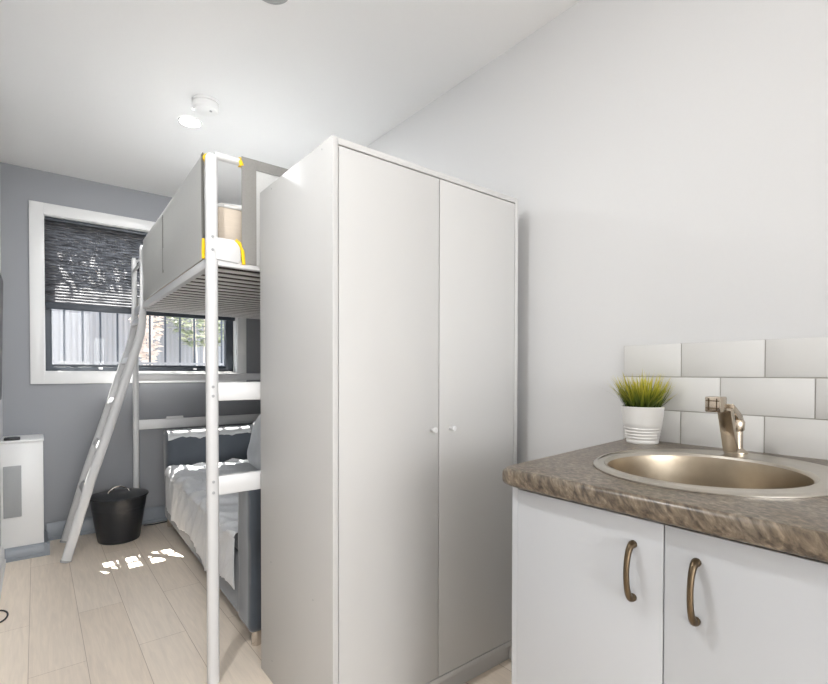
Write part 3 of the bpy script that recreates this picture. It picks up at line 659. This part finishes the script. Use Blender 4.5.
mt = thing('loft_mattress', 'thick beige mattress on the slatted base of the loft bed', 'mattress', (1.0, 2.9, 1.536))
box_obj('core', M['mattress'], mt, BX0+0.03, BX1-0.045, BY0+0.035, BY1-0.035, 1.552, 1.755, bev=0.018)
box_obj('underside_shade', M['underside'], mt, BX0+0.033, BX1-0.050, BY0+0.04, BY1-0.04, 1.5360, 1.5535)  # dark sheet: shade between slats and mattress put into its colour
for z in (1.572, 1.742):
    bm = bm_new(); x0, x1, y0, y1 = BX0+0.03, BX1-0.045, BY0+0.035, BY1-0.035
    add_tube(bm, [(x0+.02, y0, z), (x1-.02, y0, z), (x1-.005, y0+.005, z), (x1, y0+.02, z), (x1, y1-.02, z), (x1-.02, y1, z), (x0+.02, y1, z), (x0, y1-.02, z), (x0, y0+.02, z), (x0+.005, y0+.005, z), (x0+.02, y0, z)], 0.006, n=8); obj('piping', bm, M['bedding'], mt)
for o in [o for o in bpy.data.objects if o.type == 'MESH' and root_of(o) == mt]: skew(o)
def heightfield(name, x0, x1, y0, y1, nx, ny, f, th=0.012):
    bm = bm_new(); T = []; B = []
    for i in range(nx+1):
        a, b = [], []
        for j in range(ny+1):
            u, v = i/nx, j/ny; x = x0+(x1-x0)*u; y = y0+(y1-y0)*v
            X, Y, Z = f(u, v, x, y); a.append(bm.verts.new((X, Y, Z))); 
        T.append(a)
    for i in range(nx):
        for j in range(ny): bm.faces.new((T[i][j], T[i+1][j], T[i+1][j+1], T[i][j+1]))
    bmesh.ops.recalc_face_normals(bm, faces=bm.faces[:])
    return bm
def solid(o, th, off=1):
    md = o.modifiers.new('solidify', 'SOLIDIFY'); md.thickness = th; md.offset = off
    return o
def duv(u, v, x, y):
    e = min(u, 1-u, v, 1-v)*7; e = min(1, e)**0.5
    return x, y, 1.7575+e*(0.030+0.030*abs(noise.noise(Vector((x*5, y*4, 1))))+0.02*noise.noise(Vector((x*13, y*11, 4)))+0.035*math.exp(-((y-2.05)/0.14)**2)*(0.4+x))
bm = heightfield('duvet', BX0+0.05, BX1-0.06, BY0+0.10, 3.4, 60, 110, duv); dv = obj('duvet', bm, M['bedding'])
tag(dv, 'rumpled white duvet on top of the loft mattress', 'duvet'); solid(dv, 0.004, 1); skew(dv)

# ------------------------------------------------------------------ sofa under the loft
SX0, SX1, SY0, SY1 = 0.718, 1.462, 1.890, 3.840
def lean(o):      # the sofa stands slightly out of square, like the bed
    for v in o.data.vertices: v.co.x += 0.0290*(v.co.y+root_of(o).location.y-SY1)
    return o
so_ = thing('grey_sofa', 'blue-grey velvet sofa standing under the loft bed', 'sofa', ((SX0+SX1)/2, (SY0+SY1)/2, 0))
def soft_box(name, mat, parent, x0, x1, y0, y1, z0, z1, bev, wr=0.0, sub=2, seed=0, fr=6):
    bm = bm_new(); tt = bmesh.new(); bmesh.ops.create_cube(tt, size=1)
    for v in tt.verts: v.co = Vector(((x0+x1)/2+v.co.x*(x1-x0), (y0+y1)/2+v.co.y*(y1-y0), (z0+z1)/2+v.co.z*(z1-z0)))
    bmesh.ops.bevel(tt, geom=tt.edges[:], offset=bev, segments=4, affect='EDGES', profile=0.6)
    if wr:
        bmesh.ops.subdivide_edges(tt, edges=[e for e in tt.edges if e.calc_length() > 0.1], cuts=14, use_grid_fill=True)
        bmesh.ops.recalc_face_normals(tt, faces=tt.faces[:]); tt.normal_update()
        for v in tt.verts:
            p = v.co; k = noise.noise(Vector((p.x*fr+seed, p.y*fr*.8, p.z*fr)))+.5*noise.noise(Vector((p.x*fr*2.3, p.y*fr*2.1+seed, p.z*fr*2)))
            v.co = p+v.normal*wr*k
    merge(bm, tt); return obj(name, bm, mat, parent)
soft_box('base', M['velvet'], so_, SX0+.006, SX1, SY0+0.02, SY1-.02, 0.062, 0.335, 0.02)
soft_box('armrest', M['velvet'], so_, SX0, SX1, SY0, SY0+0.175, 0.058, 0.645, 0.03, 0.004, seed=1)
soft_box('armrest', M['velvet'], so_, SX0+.0, SX1, SY1-0.16, SY1, 0.058, 0.680, 0.045, 0.012, seed=5)
soft_box('backrest', M['velvet'], so_, SX1-0.16, SX1+.02, SY0+0.175, SY1-0.16, 0.20, 0.74, 0.04, 0.004, seed=8)
soft_box('seat_cushion', M['velvet'], so_, SX0+.008, SX1-0.15, SY0+0.177, SY1-0.162, 0.325, 0.405, 0.03, 0.003, seed=11)
for x in (SX0+0.035, SX1-0.05):
    for y in (SY0+0.03, SY1-0.06):
        bm = bm_new(); add_tube(bm, [(x, y, 0.0), (x, y, 0.003), (x, y, 0.064)], [0.019, .021, .021], n=20); obj('leg', bm, M['chrome'], so_)['label'] = 'short round chrome leg'
# rumpled silky cover on the seat, falling over the front
def ridg(p, s): return (1-abs(noise.noise(p*s))*2)
def cov(u, v, x, y):
    # u: 0 back .. 1 hanging front
    yy = y
    if u < 0.62:
        q = u/0.62; X = SX1-0.17+(SX0+0.01-(SX1-0.17))*q; Z = 0.418; nx, nz = 0, 1
    elif u < 0.75:
        a = (u-0.62)/0.13*PI/2; X = SX0+0.01-0.022*math.sin(a); Z = 0.418-0.022*(1-math.cos(a)); nx, nz = -math.sin(a), math.cos(a)
    else:
        q = (u-0.75)/0.25; lo = 0.155+0.06*noise.noise(Vector((y*2.2, 3, 0)))+0.02*math.sin(y*9)
        X = SX0-0.008-0.004*math.sin(q*3); Z = 0.396+(lo-0.396)*q; nx, nz = -1, 0
    s = u*1.3
    p = Vector((s*0.8+yy*0.55, yy*1.0-s*0.5, 0))
    r1 = ridg(Vector((s*1.3, yy*5.0-s*2.6, 1.7)), 1.0); r2 = ridg(Vector((s*2.0+3, yy*12.0-s*6.5, 4.2)), 1.0); r3 = noise.noise(Vector((s*2, yy*3, 9)))
    r4 = ridg(Vector((s*3.0, yy*24.0-s*11, 2.2)), 1.0)
    amp = 0.050 if u < .62 else 0.050-0.034*min(1, (u-.62)/.12)
    h = amp*(max(0, r1)**3*0.75+max(0, r2)**3*0.55+max(0, r4)**3*0.16*(r3+.6)+0.4*max(r3, -.2))
    edge = min(1, min(v, 1-v)*22)
    h = max(0.0, h*edge)+0.002
    return X+nx*h, yy, Z+nz*h
bm = heightfield('throw', 0, 1, SY0+0.183, SY1-0.175, 110, 230, cov)
tag(solid(obj('throw_cover', bm, M['sheet']), 0.004, -1), 'rumpled silky grey cover spread over the sofa seat', 'blanket')
# light cover pulled over the far armrest
def armc(u, v, x, y):
    X = SX0+0.006+(SX1-SX0-0.03)*v; f0, b0, zt = SY1-0.163, SY1+0.001, 0.683
    drop = 0.012+0.022*noise.noise(Vector((X*9, 1, 2)))+0.018*max(0, noise.noise(Vector((X*22, 5, 2))))
    wv = 0.004*noise.noise(Vector((X*30, u*4, 7)))
    if u < 0.3: q = u/0.3; return X, f0-0.004-0.003*abs(wv)*100*0-wv, zt-0.03-drop*(1-q)
    if u < 0.45: a = (u-0.3)/0.15*PI/2; return X, f0-0.004+0.034*(1-math.cos(a)), zt-0.03+0.034*math.sin(a)+abs(wv)
    if u < 0.8: q = (u-.45)/.35; return X, f0+0.03+(b0-0.03-f0-0.03)*q, zt+0.004+abs(wv)*1.5
    a = (u-0.8)/0.2*PI/2; return X, b0-0.03+0.034*math.sin(a), zt+0.004-0.034*(1-math.cos(a))
bm = heightfield('arm_cover', 0, 1, 0, 1, 40, 90, armc); ac = solid(obj('armrest_cover', bm, M['sheet'], so_), 0.003, 0); ac['label'] = 'silky light grey cover over the far armrest'
# cushion
def cushion(name, c, sx, sy, sz, rot, mat, label):
    bm = bm_new(); n_ = 20; G = {}
    for s in (1, -1):
        for i in range(n_+1):
            for j in range(n_+1):
                u, v = 2*i/n_-1, 2*j/n_-1; k = (max(0, (1-u**4)*(1-v**4)))**0.55
                if s == -1 and (i in (0, n_) or j in (0, n_)): G[s, i, j] = G[1, i, j]; continue
                w = 1-0.06*(u*u*v*v)
                p = Vector((u*sx*(1-.05*v*v)*w, v*sy*(1-.05*u*u)*w, s*sz*k+0.008*noise.noise(Vector((u*3, v*3, s*2)))*k))
                G[s, i, j] = bm.verts.new(rot @ p+Vector(c))
        for i in range(n_):
            for j in range(n_):
                f = (G[s, i, j], G[s, i+1, j], G[s, i+1, j+1], G[s, i, j+1]); bm.faces.new(f)
    return tag(obj(name, bm, mat), label, 'cushion')
cushion('cushion', (1.17, 3.02, 0.662), 0.19, 0.20, 0.07, Matrix.Rotation(math.radians(-75), 3, 'Y'), M['sheet'], 'silvery grey cushion standing on the sofa seat against its backrest')

for o in [o for o in bpy.data.objects if o.type == 'MESH' and (root_of(o) == so_ or o.name in ('throw_cover',))]: lean(o)
# ------------------------------------------------------------------ bin
bx, by = 0.425, 3.690
bn = thing('lidded_bin', 'black metal bin with a lid and arched handle, on the floor behind the ladder', 'bin', (bx, by, 0))
bm = bm_new(); add_lathe(bm, [(0.112, 0), (0.118, 0.004), (0.122, 0.02), (0.150, 0.200), (0.1515, 0.204), (0.1515, 0.210), (0.154, 0.222), (0.1555, 0.226), (0.1555, 0.231), (0.162, 0.283), (0.165, 0.287)], (bx, by, 0), n=56, close_top=True); obj('body', bm, M['bin'], bn)
bm = bm_new(); add_lathe(bm, [(0.160, 0.2875), (0.171, 0.2875), (0.173, 0.291), (0.171, 0.297), (0.150, 0.301), (0.09, 0.312), (0.03, 0.317), (0.002, 0.3175)], (bx, by, 0), n=56, close_top=True); ldd = obj('lid', bm, M['bin'], bn)
bm = bm_new(); add_tube(bm, [(bx-0.060+0.12*i/14, by-.005, 0.314+0.036*math.sin(PI*i/14)**0.7) for i in range(15)], 0.0045, n=10)
for s in (-1, 1): add_lathe(bm, [(0.010, 0), (0.010, 0.004), (0.006, 0.006)], (bx+s*.06, by-.005, 0.307), n=14, close_top=True)
obj('handle', bm, M['chrome'], ldd)['label'] = 'arched chrome handle'
bm = bm_new(); add_tube(bm, [(0.60, 3.90, 0.005), (0.66, 3.885, 0.005), (0.74, 3.895, 0.005), (0.85, 3.90, 0.005), (1.2, 3.90, 0.005)], 0.004, n=8); tag(obj('floor_cable', bm, M['black']), 'dark cable along the skirting between the bin and the sofa', 'cable')

# ------------------------------------------------------------------ ceiling fittings
for i, (x, y, e_) in enumerate(DOWNLIGHTS):
    labs = ['round lit recessed ceiling light beside the smoke detector', 'unlit round grey ceiling light at the top edge of the picture', 'round recessed ceiling light above the worktop', 'unseen recessed ceiling light added as fill above the passage beside the wardrobe']
    dl = thing('recessed_ceiling_light', labs[i], 'ceiling light', (x, y, ZC), 'recessed ceiling lights')
    bm = bm_new(); add_lathe(bm, [(0.050, -0.001), (0.050, -0.005), (0.053, -0.006), (0.058, -0.003), (0.058, -0.0005)], (x, y, ZC), n=40, close_bottom=False); obj('trim_ring', bm, M['white_trim'] if i != 1 else M['vent'], dl)
    bm = bm_new(); add_lathe(bm, [(0.0505, -0.0025), (0.0505, -0.0045), (0.035, -0.0060)], (x, y, ZC), n=40, close_top=True); obj('diffuser', bm, M['lens'] if e_ else M['vent'], dl)
    if e_: lamp('ceiling_lamp', 'AREA', (x, y, ZC-0.012), (0, 0, -1), e_, (0.97, 0.985, 1.0), shape='DISK', size=0.09)
sd = thing('smoke_detector', 'round white smoke detector on the ceiling beside the lit light', 'smoke detector', (0.655, 2.462, ZC))
bm = bm_new(); add_lathe(bm, [(0.062, 0.0), (0.062, -0.010), (0.057, -0.012), (0.057, -0.017), (0.060, -0.019), (0.058, -0.038), (0.050, -0.045), (0.012, -0.048)], (0.655, 2.462, ZC), n=48, close_bottom=True, close_top=True); obj('housing', bm, M['white_trim'], sd)
bm = bm_new(); add_lathe(bm, [(0.006, -0.0472), (0.006, -0.050)], (0.672, 2.442, ZC), n=16, close_top=True); obj('test_button', bm, M['vent'], sd)
